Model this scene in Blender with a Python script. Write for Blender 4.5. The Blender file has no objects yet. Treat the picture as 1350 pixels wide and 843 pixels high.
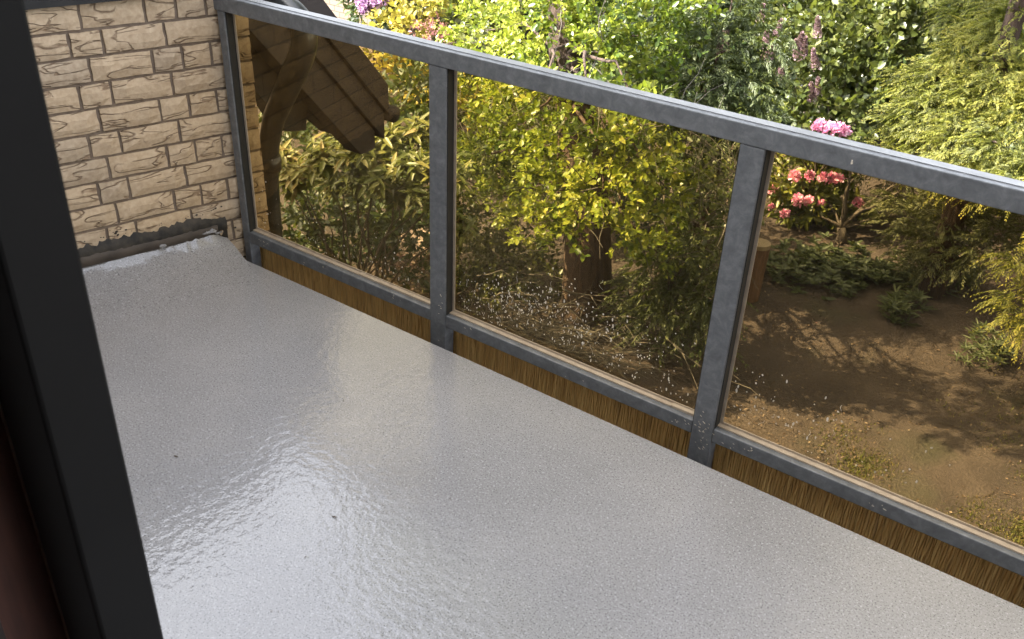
import bpy, math, random
import numpy as np
from mathutils import Vector, Matrix
sc = bpy.context.scene
col = sc.collection
rng = np.random.default_rng(7)
random.seed(7)

# ------------------------------------------------------------------ camera, sky, sun, exposure
CAM = np.array([3.0392, -2.283, 1.8106]); YAW, PITCH, ROLL, FPX = -.6097, .5339, .0461, 1229.9
PW, PH = 1350, 843
fw = np.array([math.sin(YAW)*math.cos(PITCH), math.cos(YAW)*math.cos(PITCH), -math.sin(PITCH)])
rt0 = np.array([math.cos(YAW), -math.sin(YAW), 0.]); up0 = np.cross(rt0, fw)
RT = rt0*math.cos(ROLL) + up0*math.sin(ROLL); UP = up0*math.cos(ROLL) - rt0*math.sin(ROLL)
cam = bpy.data.cameras.new('camera'); co = bpy.data.objects.new('camera', cam); col.objects.link(co)
m = Matrix.Identity(4)
for i in range(3):
    m[i][0], m[i][1], m[i][2], m[i][3] = RT[i], UP[i], -fw[i], CAM[i]
co.matrix_world = m
cam.sensor_width = 36; cam.lens = FPX/PW*36; cam.clip_start = .02; cam.clip_end = 600
cam.dof.use_dof = True; cam.dof.focus_distance = 4.5; cam.dof.aperture_fstop = 11
sc.camera = co

SUN_EL, SUN_AZ = math.radians(42), math.atan2(-.80, -.60)      # direction towards the sun, angle of (x, y) from +y
sd = Vector((math.cos(SUN_EL)*math.sin(SUN_AZ), math.cos(SUN_EL)*math.cos(SUN_AZ), math.sin(SUN_EL)))
w = bpy.data.worlds.new('World'); sc.world = w; w.use_nodes = True
nt = w.node_tree; nt.nodes.clear()
wo = nt.nodes.new('ShaderNodeOutputWorld'); bg = nt.nodes.new('ShaderNodeBackground'); sky = nt.nodes.new('ShaderNodeTexSky')
sky.sky_type = 'NISHITA'; sky.sun_disc = False; sky.sun_elevation = SUN_EL; sky.sun_rotation = SUN_AZ
sky.dust_density = 4.0; sky.air_density = 1.0
bg.inputs[1].default_value = .15
hs = nt.nodes.new('ShaderNodeHueSaturation'); hs.inputs['Saturation'].default_value = .30    # hazy, milky daylight
nt.links.new(sky.outputs[0], hs.inputs['Color']); nt.links.new(hs.outputs[0], bg.inputs[0]); nt.links.new(bg.outputs[0], wo.inputs[0])
sl = bpy.data.lights.new('sun', 'SUN'); sl.energy = 3.0; sl.angle = math.radians(.5); sl.color = (1, .93, .80)
so = bpy.data.objects.new('sun', sl); col.objects.link(so); so.rotation_euler = sd.to_track_quat('Z', 'Y').to_euler()
vs = sc.view_settings; vs.view_transform = 'Standard'; vs.look = 'None'; vs.gamma = 1; vs.exposure = 2.95
sc.cycles.max_bounces = 8; sc.cycles.transparent_max_bounces = 12; sc.cycles.use_denoising = True
sc.cycles.caustics_reflective = False; sc.cycles.caustics_refractive = False
GZ = -2.8                                                        # garden level; the balcony floor is z = 0

# ------------------------------------------------------------------ pixel helpers (direction from the pixel, depth from what it touches)
def ray(px, py):
    return fw + RT*(px - PW/2)/FPX - UP*(py - PH/2)/FPX
def aty(px, py, y):
    d = ray(px, py); return CAM + d*((y - CAM[1])/d[1])
def atz(px, py, z=GZ):
    d = ray(px, py); return CAM + d*((z - CAM[2])/d[2])
def atx(px, py, x):
    d = ray(px, py); return CAM + d*((x - CAM[0])/d[0])
def dist(p): return float(np.linalg.norm(np.array(p) - CAM))

# ------------------------------------------------------------------ object helpers
def tag(o, label=None, cat=None, group=None, kind=None):
    if label: o['label'] = label
    if cat: o['category'] = cat
    if group: o['group'] = group
    if kind: o['kind'] = kind
    return o
def empty(name, loc=(0, 0, 0), rz=0.):
    o = bpy.data.objects.new(name, None); col.objects.link(o); o.location = loc; o.rotation_euler = (0, 0, rz); o.empty_display_size = .1
    return o
def link(name, me, mat=None, parent=None, loc=None, rot=None):
    o = bpy.data.objects.new(name, me); col.objects.link(o)
    if mat and not me.materials: me.materials.append(mat)
    if parent:
        o.parent = parent
        if loc is None and parent.type == 'EMPTY':                  # meshes are in world coordinates: undo the parent's own place
            o.matrix_parent_inverse = Matrix.LocRotScale(parent.location, parent.rotation_euler, None).inverted()
    if loc is not None: o.location = loc
    if rot is not None: o.rotation_euler = rot
    return o
class MB:
    def __init__(s): s.v = []; s.f = []; s.n = 0
    def add(s, v, f):
        v = [tuple(map(float, p)) for p in v]
        s.f += [tuple(i + s.n for i in q) for q in f]; s.v += v; s.n += len(v); return s
    def box(s, a, b, M=None):
        x0, y0, z0 = a; x1, y1, z1 = b
        v = [(x0,y0,z0),(x1,y0,z0),(x1,y1,z0),(x0,y1,z0),(x0,y0,z1),(x1,y0,z1),(x1,y1,z1),(x0,y1,z1)]
        if M is not None: v = [tuple(M @ Vector(p)) for p in v]
        return s.add(v, [(0,3,2,1),(4,5,6,7),(0,1,5,4),(1,2,6,5),(2,3,7,6),(3,0,4,7)])
    def tube(s, path, rad, n=8, cap=True):
        path = [Vector(p) for p in path]; k = len(path)
        if not hasattr(rad, '__len__'): rad = [rad]*k
        V = []; F = []; ref = Vector((.31, .2, .93))
        for i, p in enumerate(path):
            t = (path[min(i+1, k-1)] - path[max(i-1, 0)]).normalized()
            if abs(t.dot(ref)) > .97: ref = Vector((1, 0, 0))
            a = t.cross(ref).normalized(); b = t.cross(a)
            for j in range(n):
                th = 2*math.pi*j/n; V.append(p + (a*math.cos(th) + b*math.sin(th))*rad[i])
        for i in range(k-1):
            for j in range(n):
                F.append((i*n+j, i*n+(j+1) % n, (i+1)*n+(j+1) % n, (i+1)*n+j))
        if cap: F += [tuple(range(n))[::-1], tuple((k-1)*n+j for j in range(n))]
        return s.add(V, F)
    def prism(s, poly, axis, a, b):                                   # poly in the two other axes (order y,z / x,z / x,y)
        n = len(poly)
        def P(q, t):
            return (t, q[0], q[1]) if axis == 0 else (q[0], t, q[1]) if axis == 1 else (q[0], q[1], t)
        V = [P(q, a) for q in poly] + [P(q, b) for q in poly]
        F = [tuple(range(n)), tuple(range(2*n-1, n-1, -1))] + [(i, n+i, n+(i+1) % n, (i+1) % n) for i in range(n)]
        return s.add(V, F)
    def mesh(s, name, mat=None, smooth=False):
        me = bpy.data.meshes.new(name); me.from_pydata(s.v, [], s.f)
        import bmesh
        bm = bmesh.new(); bm.from_mesh(me); bmesh.ops.recalc_face_normals(bm, faces=bm.faces); bm.to_mesh(me); bm.free()
        if smooth: me.polygons.foreach_set('use_smooth', [True]*len(me.polygons))
        if mat: me.materials.append(mat)
        return me
    def build(s, name, mat, parent=None, smooth=False, bevel=0):
        o = link(name, s.mesh(name, mat, smooth), None, parent)
        if bevel:
            b = o.modifiers.new('bevel', 'BEVEL'); b.width = bevel; b.segments = 2; b.limit_method = 'ANGLE'
        return o

# ------------------------------------------------------------------ materials
def M_new(name):
    mt = bpy.data.materials.new(name); mt.use_nodes = True; t = mt.node_tree
    return mt, t, t.nodes['Principled BSDF'], t.nodes['Material Output']
def N(t, kind, **kw):
    n = t.nodes.new(kind)
    for k, v in kw.items():
        if k.startswith('i_'):
            key = k[2:]; key = int(key) if key.isdigit() else key.replace('_', ' ')
            n.inputs[key].default_value = v
        else: setattr(n, k, v)
    return n
def L(t, a, b): t.links.new(a, b)
def coords(t, scale=(1, 1, 1), rnd=False, kind='Object'):
    tc = N(t, 'ShaderNodeTexCoord'); mp = N(t, 'ShaderNodeMapping'); mp.inputs['Scale'].default_value = scale
    L(t, tc.outputs[kind], mp.inputs['Vector'])
    if rnd:
        oi = N(t, 'ShaderNodeObjectInfo'); mu = N(t, 'ShaderNodeVectorMath', operation='SCALE')
        cb = N(t, 'ShaderNodeCombineXYZ')
        for k, f in enumerate((37., 51., 83.)):
            mm = N(t, 'ShaderNodeMath', operation='MULTIPLY'); mm.inputs[1].default_value = f; L(t, oi.outputs['Random'], mm.inputs[0]); L(t, mm.outputs[0], cb.inputs[k])
        L(t, cb.outputs[0], mp.inputs['Location'])
    return mp.outputs[0]
def noise(t, vec, scale, detail=3, rough=.55, dist=0.):
    n = N(t, 'ShaderNodeTexNoise'); n.inputs['Scale'].default_value = scale; n.inputs['Detail'].default_value = detail
    n.inputs['Roughness'].default_value = rough; n.inputs['Distortion'].default_value = dist
    L(t, vec, n.inputs['Vector']); return n.outputs['Fac']
def ramp(t, fac, stops, interp='LINEAR'):
    r = N(t, 'ShaderNodeValToRGB'); r.color_ramp.interpolation = interp; el = r.color_ramp.elements
    while len(el) < len(stops): el.new(.5)
    for e, (p, c) in zip(el, stops):
        e.position = p; e.color = (*c, 1) if hasattr(c, '__len__') else (c, c, c, 1)
    L(t, fac, r.inputs[0]); return r.outputs[0]
def mixc(t, fac, a, b, mode='MIX'):
    n = N(t, 'ShaderNodeMix', data_type='RGBA', blend_type=mode)
    if hasattr(fac, 'is_linked'): L(t, fac, n.inputs[0])
    else: n.inputs[0].default_value = fac
    for s, v in ((6, a), (7, b)):
        if hasattr(v, 'is_linked'): L(t, v, n.inputs[s])
        else: n.inputs[s].default_value = (*v, 1)
    return n.outputs[2]
def bump(t, h, strength, distance, prev=None):
    b = N(t, 'ShaderNodeBump'); b.inputs['Strength'].default_value = strength; b.inputs['Distance'].default_value = distance
    L(t, h, b.inputs['Height'])
    if prev is not None: L(t, prev, b.inputs['Normal'])
    return b.outputs[0]
def math_(t, op, a, b=None):
    n = N(t, 'ShaderNodeMath', operation=op)
    for k, v in enumerate((a, b)):
        if v is None: continue
        if hasattr(v, 'is_linked'): L(t, v, n.inputs[k])
        else: n.inputs[k].default_value = v
    return n.outputs[0]

def simple(name, c1, c2, scale=20, rough=.6, metal=0., bmp=0., spec=.5, vs_=(1, 1, 1), det=4, rnd=False, bd=.004):
    mt, t, p, o = M_new(name); v = coords(t, vs_, rnd); n = noise(t, v, scale, det)
    L(t, ramp(t, n, [(.3, c1), (.7, c2)]), p.inputs['Base Color'])
    p.inputs['Roughness'].default_value = rough; p.inputs['Metallic'].default_value = metal; p.inputs['Specular IOR Level'].default_value = spec
    if bmp: L(t, bump(t, n, bmp, bd), p.inputs['Normal'])
    return mt

def m_floor():
    mt, t, p, o = M_new('coated_floor'); v = coords(t)
    sp = noise(t, v, 210, 2, .6); sp2 = noise(t, v, 150, 2, .7); big = noise(t, v, 1.9, 4, .6)
    c = ramp(t, big, [(.3, (.222, .215, .216)), (.5, (.250, .242, .243)), (.7, (.280, .269, .265))])
    dark = ramp(t, sp, [(.36, 0.), (.43, 1.)]); c = mixc(t, dark, (.09, .088, .09), c)
    lite = ramp(t, sp2, [(.57, 0.), (.66, 1.)]); c = mixc(t, lite, c, (.37, .365, .37))
    L(t, c, p.inputs['Base Color'])
    p.inputs['Roughness'].default_value = .6; p.inputs['Specular IOR Level'].default_value = .2
    p.inputs['Coat Weight'].default_value = 1.; p.inputs['Coat Roughness'].default_value = .045; p.inputs['Coat IOR'].default_value = 1.64
    h1 = noise(t, v, 34, 2, .5); h2 = noise(t, v, 95, 2, .6)
    nb = bump(t, h1, .5, .0034); nb = bump(t, h2, .5, .0011, nb)
    L(t, nb, p.inputs['Coat Normal']); L(t, bump(t, h2, .25, .001), p.inputs['Normal'])
    return mt
def m_brick(name, cA, cB, cG):
    mt, t, p, o = M_new(name); v = coords(t, (1, 1, 1), True)
    oi = N(t, 'ShaderNodeObjectInfo')
    base = ramp(t, oi.outputs['Random'], [(0, cA), (.45, cB), (.8, tuple(.5*(a+b) for a, b in zip(cA, cB))), (1, cG)])
    fine = noise(t, v, 60, 4); base = mixc(t, .35, base, ramp(t, fine, [(.3, (.30, .21, .13)), (.7, (.62, .50, .36))]))
    va = coords(t, (4.6, 4.6, 19), True); vb = coords(t, (3.6, 3.6, 27), True)
    def crack(vec, sc_, wd):
        n = noise(t, vec, sc_, 1.5, .45, .25); d = math_(t, 'ABSOLUTE', math_(t, 'SUBTRACT', n, .5))
        return ramp(t, d, [(0, 0.), (wd, 1.)])
    c1 = crack(va, 1.0, .016); c2 = crack(vb, 1.0, .012)
    msk = ramp(t, noise(t, coords(t, (1, 1, 1), True), 17, 2), [(.47, 1.), (.53, 0.)])
    c2 = math_(t, 'MAXIMUM', c2, msk)
    msk1 = ramp(t, noise(t, coords(t, (1, 1, 1), True), 13, 2), [(.55, 0.), (.62, 1.)]); c1 = math_(t, 'MAXIMUM', c1, msk1)
    cr = math_(t, 'MULTIPLY', c1, c2)
    colr = mixc(t, cr, (.26, .18, .115), base)
    L(t, colr, p.inputs['Base Color']); p.inputs['Roughness'].default_value = .9; p.inputs['Specular IOR Level'].default_value = .2
    nb = bump(t, cr, 1., .005); nb = bump(t, noise(t, v, 22, 4), .7, .010, nb); nb = bump(t, fine, .4, .002, nb)
    L(t, nb, p.inputs['Normal']); return mt
def m_metal():
    mt, t, p, o = M_new('anthracite_metal'); v = coords(t); n = noise(t, v, 26, 7, .75, .5); n2 = noise(t, v, 75, 5, .75)
    c = ramp(t, n, [(.3, (.098, .103, .109)), (.5, (.145, .152, .160)), (.72, (.225, .232, .240))])
    c = mixc(t, ramp(t, n2, [(.60, 0.), (.72, .5)]), c, (.15, .16, .17))
    L(t, c, p.inputs['Base Color']); p.inputs['Metallic'].default_value = .25
    L(t, ramp(t, n2, [(.3, .36), (.7, .55)]), p.inputs['Roughness']); L(t, bump(t, n2, .15, .001), p.inputs['Normal'])
    return mt
def m_glass():
    mt, t, p, o = M_new('bronze_glass'); t.nodes.remove(p)
    tr = N(t, 'ShaderNodeBsdfTransparent'); tr.inputs[0].default_value = (.765, .685, .515, 1)
    gl = N(t, 'ShaderNodeBsdfGlossy'); gl.inputs['Roughness'].default_value = .0; gl.inputs[0].default_value = (.9, .85, .75, 1)
    fr = N(t, 'ShaderNodeFresnel'); fr.inputs[0].default_value = 1.5
    v = coords(t); dn = noise(t, v, 6, 5, .7)
    df = N(t, 'ShaderNodeBsdfDiffuse'); df.inputs[0].default_value = (.42, .38, .32, 1)
    m1 = N(t, 'ShaderNodeMixShader'); L(t, ramp(t, dn, [(.35, .004), (.75, .016)]), m1.inputs[0]); L(t, tr.outputs[0], m1.inputs[1]); L(t, df.outputs[0], m1.inputs[2])
    m2 = N(t, 'ShaderNodeMixShader'); L(t, math_(t, 'MULTIPLY', fr.outputs[0], .14), m2.inputs[0]); L(t, m1.outputs[0], m2.inputs[1]); L(t, gl.outputs[0], m2.inputs[2])
    L(t, m2.outputs[0], o.inputs[0]); return mt
def m_leaf(name, stops, rough=.42, trans=.35, spec=.5):
    """stops: colours over the per-leaf random value; translucent so that sun shines through"""
    mt, t, p, o = M_new(name)
    at = N(t, 'ShaderNodeAttribute'); at.attribute_name = 'v'
    c = ramp(t, at.outputs['Fac'], stops)
    L(t, c, p.inputs['Base Color']); p.inputs['Roughness'].default_value = rough; p.inputs['Specular IOR Level'].default_value = spec
    tl = N(t, 'ShaderNodeBsdfTranslucent'); L(t, mixc(t, .35, c, (.30, .34, .03)), tl.inputs[0])
    mx = N(t, 'ShaderNodeMixShader'); mx.inputs[0].default_value = trans
    L(t, p.outputs[0], mx.inputs[1]); L(t, tl.outputs[0], mx.inputs[2]); L(t, mx.outputs[0], o.inputs[0]); return mt
def m_bark(name, c1, c2, sc_=(18, 18, 2.2)):
    mt, t, p, o = M_new(name); v = coords(t, sc_); n = noise(t, v, 1.6, 5, .65, .6)
    L(t, ramp(t, n, [(.3, c1), (.65, c2)]), p.inputs['Base Color']); p.inputs['Roughness'].default_value = .9
    L(t, bump(t, n, .9, .03), p.inputs['Normal']); return mt
def m_ground():
    mt, t, p, o = M_new('garden_soil'); v = coords(t)
    a = noise(t, v, 2.2, 5, .6); b = noise(t, v, 38, 5, .7); c = noise(t, v, .9, 3)
    colr = ramp(t, a, [(.28, (.042, .031, .025)), (.5, (.068, .050, .040)), (.72, (.100, .076, .062))])
    colr = mixc(t, ramp(t, b, [(.55, 0.), (.75, .7)]), colr, (.125, .098, .078))
    colr = mixc(t, ramp(t, c, [(.56, 0.), (.70, .65)]), colr, (.045, .048, .022))
    L(t, colr, p.inputs['Base Color']); p.inputs['Roughness'].default_value = .95
    nb = bump(t, b, 1., .05); nb = bump(t, a, .5, .10, nb); L(t, nb, p.inputs['Normal']); return mt
def m_ribs():
    mt, t, p, o = M_new('ribbed_brown_board'); v = coords(t, (110, 20, 6)); n = noise(t, v, 1, 4, .6)
    L(t, ramp(t, n, [(.3, (.42, .25, .085)), (.55, (.68, .43, .15)), (.75, (.82, .58, .24))]), p.inputs['Base Color'])
    p.inputs['Roughness'].default_value = .6; L(t, bump(t, n, .6, .004), p.inputs['Normal']); return mt

MF = m_floor(); MBR = m_brick('split_face_brick', (.46, .335, .21), (.51, .38, .25), (.38, .295, .21))
MMORT = simple('mortar', (.13, .095, .068), (.20, .15, .11), 40, .95, bmp=.4)
MMET = m_metal(); MGL = m_glass(); MRIB = m_ribs(); MGRD = m_ground()
MBEAD = simple('beige_glazing_tape', (.32, .25, .18), (.42, .34, .25), 30, .6)
MBLACK = simple('black_rubber', (.008, .008, .008), (.015, .015, .015), 30, .6)
MDOOR = simple('black_door_frame', (.006, .0056, .0052), (.008, .0075, .007), 5, .55, spec=.15)
MPIPE = simple('black_downpipe', (.022, .023, .023), (.030, .030, .030), 8, .30)
MBIT = simple('bitumen', (.012, .011, .010), (.060, .048, .036), 22, .75, bmp=.8)
MFLASH = simple('brown_flashing', (.030, .022, .016), (.085, .064, .048), 9, .7, bmp=.4)
MDBR = simple('dark_stained_wood', (.018, .0125, .0105), (.034, .024, .020), 3, .7, bmp=.3, vs_=(12, 1.5, 12))
MSLATE = simple('dark_slate', (.008, .0075, .007), (.016, .015, .014), 14, .7, bmp=.3, rnd=True)
MPLAST = simple('pale_render', (.55, .53, .50), (.62, .60, .57), 5, .9)
MROOM = simple('room_plaster', (.50, .47, .43), (.56, .53, .49), 5, .9)
MRED = simple('red_brown_wood', (.075, .028, .018), (.12, .045, .028), 6, .5, vs_=(20, 20, 2))
MSHEEN = simple('painted_sky_sheen', (.16, .162, .165), (.25, .252, .255), 12, .4, metal=.2)  # sky light on the top rail, put in as a paler colour
MGREY = simple('grey_sealant', (.34, .33, .32), (.42, .41, .40), 30, .8)
MSPL = simple('dried_white_splash', (.62, .54, .42), (.80, .72, .60), 40, .8)
MTWIG = simple('grey_dead_twig', (.055, .048, .038), (.15, .135, .11), 9, .9)
MTWIGD = simple('brown_twig', (.05, .032, .02), (.10, .07, .045), 9, .9)
MSTONE = simple('pinkish_paving', (.24, .175, .135), (.34, .26, .21), 7, .9, bmp=.3)
MLOG = m_bark('log_bark', (.075, .042, .024), (.17, .10, .06))
MLOGT = simple('cut_wood', (.20, .155, .10), (.28, .22, .15), 16, .8)
MBK_RED = m_bark('red_brown_bark', (.034, .022, .016), (.095, .060, .044))
MBK_GREY = m_bark('grey_brown_bark', (.05, .04, .03), (.13, .105, .08))

# ------------------------------------------------------------------ foliage
class Leaves:
    def __init__(s): s.V = []; s.F4 = []; s.A = []; s.n = 0
    def add(s, P, D, Nn, Ln, Wd, var, fold=.18, six=True, droop=.12):
        n = len(P)
        if not n: return
        D = D/np.linalg.norm(D, axis=1, keepdims=True)
        S = np.cross(D, Nn); S /= np.linalg.norm(S, axis=1, keepdims=True) + 1e-9; Nn = np.cross(S, D)
        Ln = np.broadcast_to(np.asarray(Ln, float).reshape(-1, 1), (n, 1)); Wd = np.broadcast_to(np.asarray(Wd, float).reshape(-1, 1), (n, 1))
        tip = P + D*Ln - Nn*Ln*droop
        if six:
            q = lambda f, sgn, wf: P + D*Ln*f + S*Wd*sgn*wf + Nn*(Wd*fold - Ln*droop*f*f)
            V = np.stack([P, q(.33, 1, 1.), q(.72, 1, .72), tip, q(.72, -1, .72), q(.33, -1, 1.)], 1)
            F = [(0, 1, 2, 3), (0, 3, 4, 5)]; k = 6
        else:
            r = P + D*Ln*.5 + S*Wd + Nn*Wd*fold; l = P + D*Ln*.5 - S*Wd + Nn*Wd*fold
            V = np.stack([P, r, tip, l], 1); F = [(0, 1, 2), (0, 2, 3)]; k = 4
        base = s.n + np.arange(n)[:, None]*k
        for f in F: s.F4.append((base + np.array(f)[None, :]).astype(np.int32))
        s.V.append(V.reshape(-1, 3)); s.A.append(np.repeat(var, k)); s.n += n*k
    def mesh(s, name, mat):
        V = np.concatenate(s.V); A = np.concatenate(s.A); me = bpy.data.meshes.new(name)
        cnt = np.concatenate([np.full(len(f), f.shape[1], np.int32) for f in s.F4]); idx = np.concatenate([f.ravel() for f in s.F4])
        me.vertices.add(len(V)); me.vertices.foreach_set('co', V.ravel().astype(np.float32))
        me.loops.add(len(idx)); me.loops.foreach_set('vertex_index', idx)
        me.polygons.add(len(cnt)); st = np.concatenate([[0], np.cumsum(cnt)[:-1]]).astype(np.int32)
        me.polygons.foreach_set('loop_start', st); me.polygons.foreach_set('loop_total', cnt)
        a = me.attributes.new('v', 'FLOAT', 'POINT'); a.data.foreach_set('value', A.astype(np.float32))
        me.update(calc_edges=True); me.materials.append(mat); return me
def unit(v): return v/(np.linalg.norm(v, axis=-1, keepdims=True) + 1e-9)
def ball(n):
    return unit(rng.normal(size=(n, 3)))
def twigs_in(blobs, per_m2):
    """twig roots and directions on/in ellipsoidal clumps; more of them near the outside"""
    P = []; D = []; B = []
    for c, r in blobs:
        r = np.broadcast_to(np.asarray(r, float), (3,)); k = max(4, int(per_m2*4*math.pi*(r.mean()**2)))
        u = ball(k); rad = rng.uniform(.25, 1, (k, 1))**.45
        lump = 1 + .22*np.sin(u[:, :1]*5 + c[0]*3) * np.cos(u[:, 1:2]*6 + c[2]*2)
        P.append(np.asarray(c) + u*r*rad*lump); D.append(unit(u + .5*rng.normal(size=(k, 3)) + [0, 0, .25])); B.append(np.full(k, rng.uniform(-.2, .2)))
    return np.concatenate(P), np.concatenate(D), np.concatenate(B)
def broad_crown(blobs, per_m2, tw_len, nleaf, Ln, Wd, up=.8, jit=.5, six=True, droop=.12, ang=.9, lv=None, keep=None):
    """leafy twigs: leaves alternate along each twig and mostly face the light"""
    lv = lv or Leaves(); P, D, B = twigs_in(blobs, per_m2)
    if keep is not None:
        k = keep(P); P, D, B = P[k], D[k], B[k]
    n = len(P); side = unit(np.cross(D, rng.normal(size=(n, 3))))
    tl = tw_len*rng.uniform(.6, 1.3, (n, 1))
    for j in range(nleaf):
        f = (j + .6)/nleaf; a = j*2.4
        s2 = np.cross(D, side); lat = side*math.cos(a) + s2*math.sin(a)
        dd = unit(D*(1.3 - ang*.6 if j < nleaf-1 else 2) + lat*ang + .25*rng.normal(size=(n, 3)))
        nn = unit(np.array([0, 0, up]) + jit*rng.normal(size=(n, 3)) + .15*D)
        sz = rng.uniform(.5, 1.3, n)
        lv.add(P + D*tl*f, dd, nn, Ln*sz, Wd*sz, np.clip(.5 + 1.3*B + .18*rng.normal(size=n), 0, 1), six=six, droop=droop)
    return lv
def conifer_crown(blobs, per_m2, fr_len, nb, Ln, Wd, droop=.45, flat=.5, lv=None, keep=None):
    """feathery flat sprays: an axis with paired narrow branchlets, tips drooping"""
    lv = lv or Leaves(); P, D, B = twigs_in(blobs, per_m2)
    if keep is not None:
        k = keep(P); P, D, B = P[k], D[k], B[k]
    D = unit(D*np.array([1, 1, .45]) + [0, 0, -.12]); n = len(P)
    nn = unit(np.array([0, 0, 1.]) + flat*rng.normal(size=(n, 3))); S = unit(np.cross(D, nn)); nn = np.cross(S, D)
    fl = fr_len*rng.uniform(.6, 1.25, (n, 1))
    for j in range(nb):
        f = (j + .5)/nb
        for sg in (-1, 1):
            base = P + D*fl*f - np.array([0, 0, 1.])*fl*droop*f*f
            dd = unit(D*1.0 + S*sg*(.9 - .4*f) - np.array([0, 0, .35 + droop*f]) + .18*rng.normal(size=(n, 3)))
            ln = Ln*(1.15 - .75*f)*rng.uniform(.7, 1.25, n)
            lv.add(base, dd, nn + .25*rng.normal(size=(n, 3)), ln, np.full(n, Wd), np.clip(.45 + B + .35*(f - .4) + .15*rng.normal(size=n), 0, 1), six=False, droop=.25)
    return lv
def blob(px, py, rpx, y, sq=(1, 1, 1)):
    c = aty(px, py, y); r = rpx*dist(c)/FPX; return (c, r*np.array(sq))
def twig_path(a, b, sag=.1, n=5):
    a = np.array(a, float); b = np.array(b, float); k = np.linalg.norm(b - a)
    return [a + (b - a)*t + np.array([0, 0, 1.])*sag*k*math.sin(t*math.pi) + (rng.normal(size=3)*.02*k if 0 < t < 1 else 0) for t in np.linspace(0, 1, n)]
def plant(name, label, cat, base, lv, mat, bark, blobs, r0=.03, group=None, nst=None, trunk=None, stem='stem', crown='crown', joint=None):
    o = empty(name, base); tag(o, label, cat, group)
    tag(link(crown, lv.mesh(crown, mat), None, o), kind='stuff')
    if trunk is not None: MB().tube(*trunk, n=14).build('trunk', bark, o, smooth=True)
    st = blobs if nst is None else blobs[:nst]
    for c, r in st:
        s0 = np.array(joint(c)) if joint else np.array(base) + [rng.normal()*.08, rng.normal()*.08, -.03]
        MB().tube(twig_path(s0, c, .08, 6), np.linspace(r0, r0*.25, 6), 6).build('branch' if trunk is not None else stem, bark, o, smooth=True)
    return o
def fine_twigs(blobs, n, ln, rad, seedpt=None):
    mb = MB()
    for c, r in blobs:
        for k in range(n):
            u = ball(1)[0]; p = np.asarray(c) + u*r*rng.uniform(.2, .9); d = unit(u + .6*ball(1)[0] + [0, 0, .1])
            mb.tube(twig_path(p, p + d*ln*rng.uniform(.5, 1.2), .06, 4), np.linspace(rad, rad*.35, 4), 4, cap=False)
    return mb

# ================================================================== THE SETTING
def ground():
    n = 90; xs = np.concatenate([np.linspace(-200, -14, 8), np.linspace(-12, 10, n), np.linspace(12, 200, 8)]); ys = np.concatenate([np.linspace(-120, -6, 6), np.linspace(-4, 22, n), np.linspace(24, 250, 8)])
    V = []; F = []
    for j, y in enumerate(ys):
        for i, x in enumerate(xs):
            inn = -12 < x < 10 and .8 < y < 22
            z = GZ + (.03*math.sin(x*1.9 + y*.7) + .025*math.sin(y*2.3 - x*1.1) + rng.normal()*.012 if inn else 0)
            V.append((x, y, z))
    k = len(xs)
    for j in range(len(ys)-1):
        for i in range(k-1): F.append((j*k+i, j*k+i+1, (j+1)*k+i+1, (j+1)*k+i))
    o = MB().add(V, F).build('ground', MGRD, smooth=True); tag(o, 'bare brown garden soil below the balcony', 'ground', kind='structure')
ground()

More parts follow.
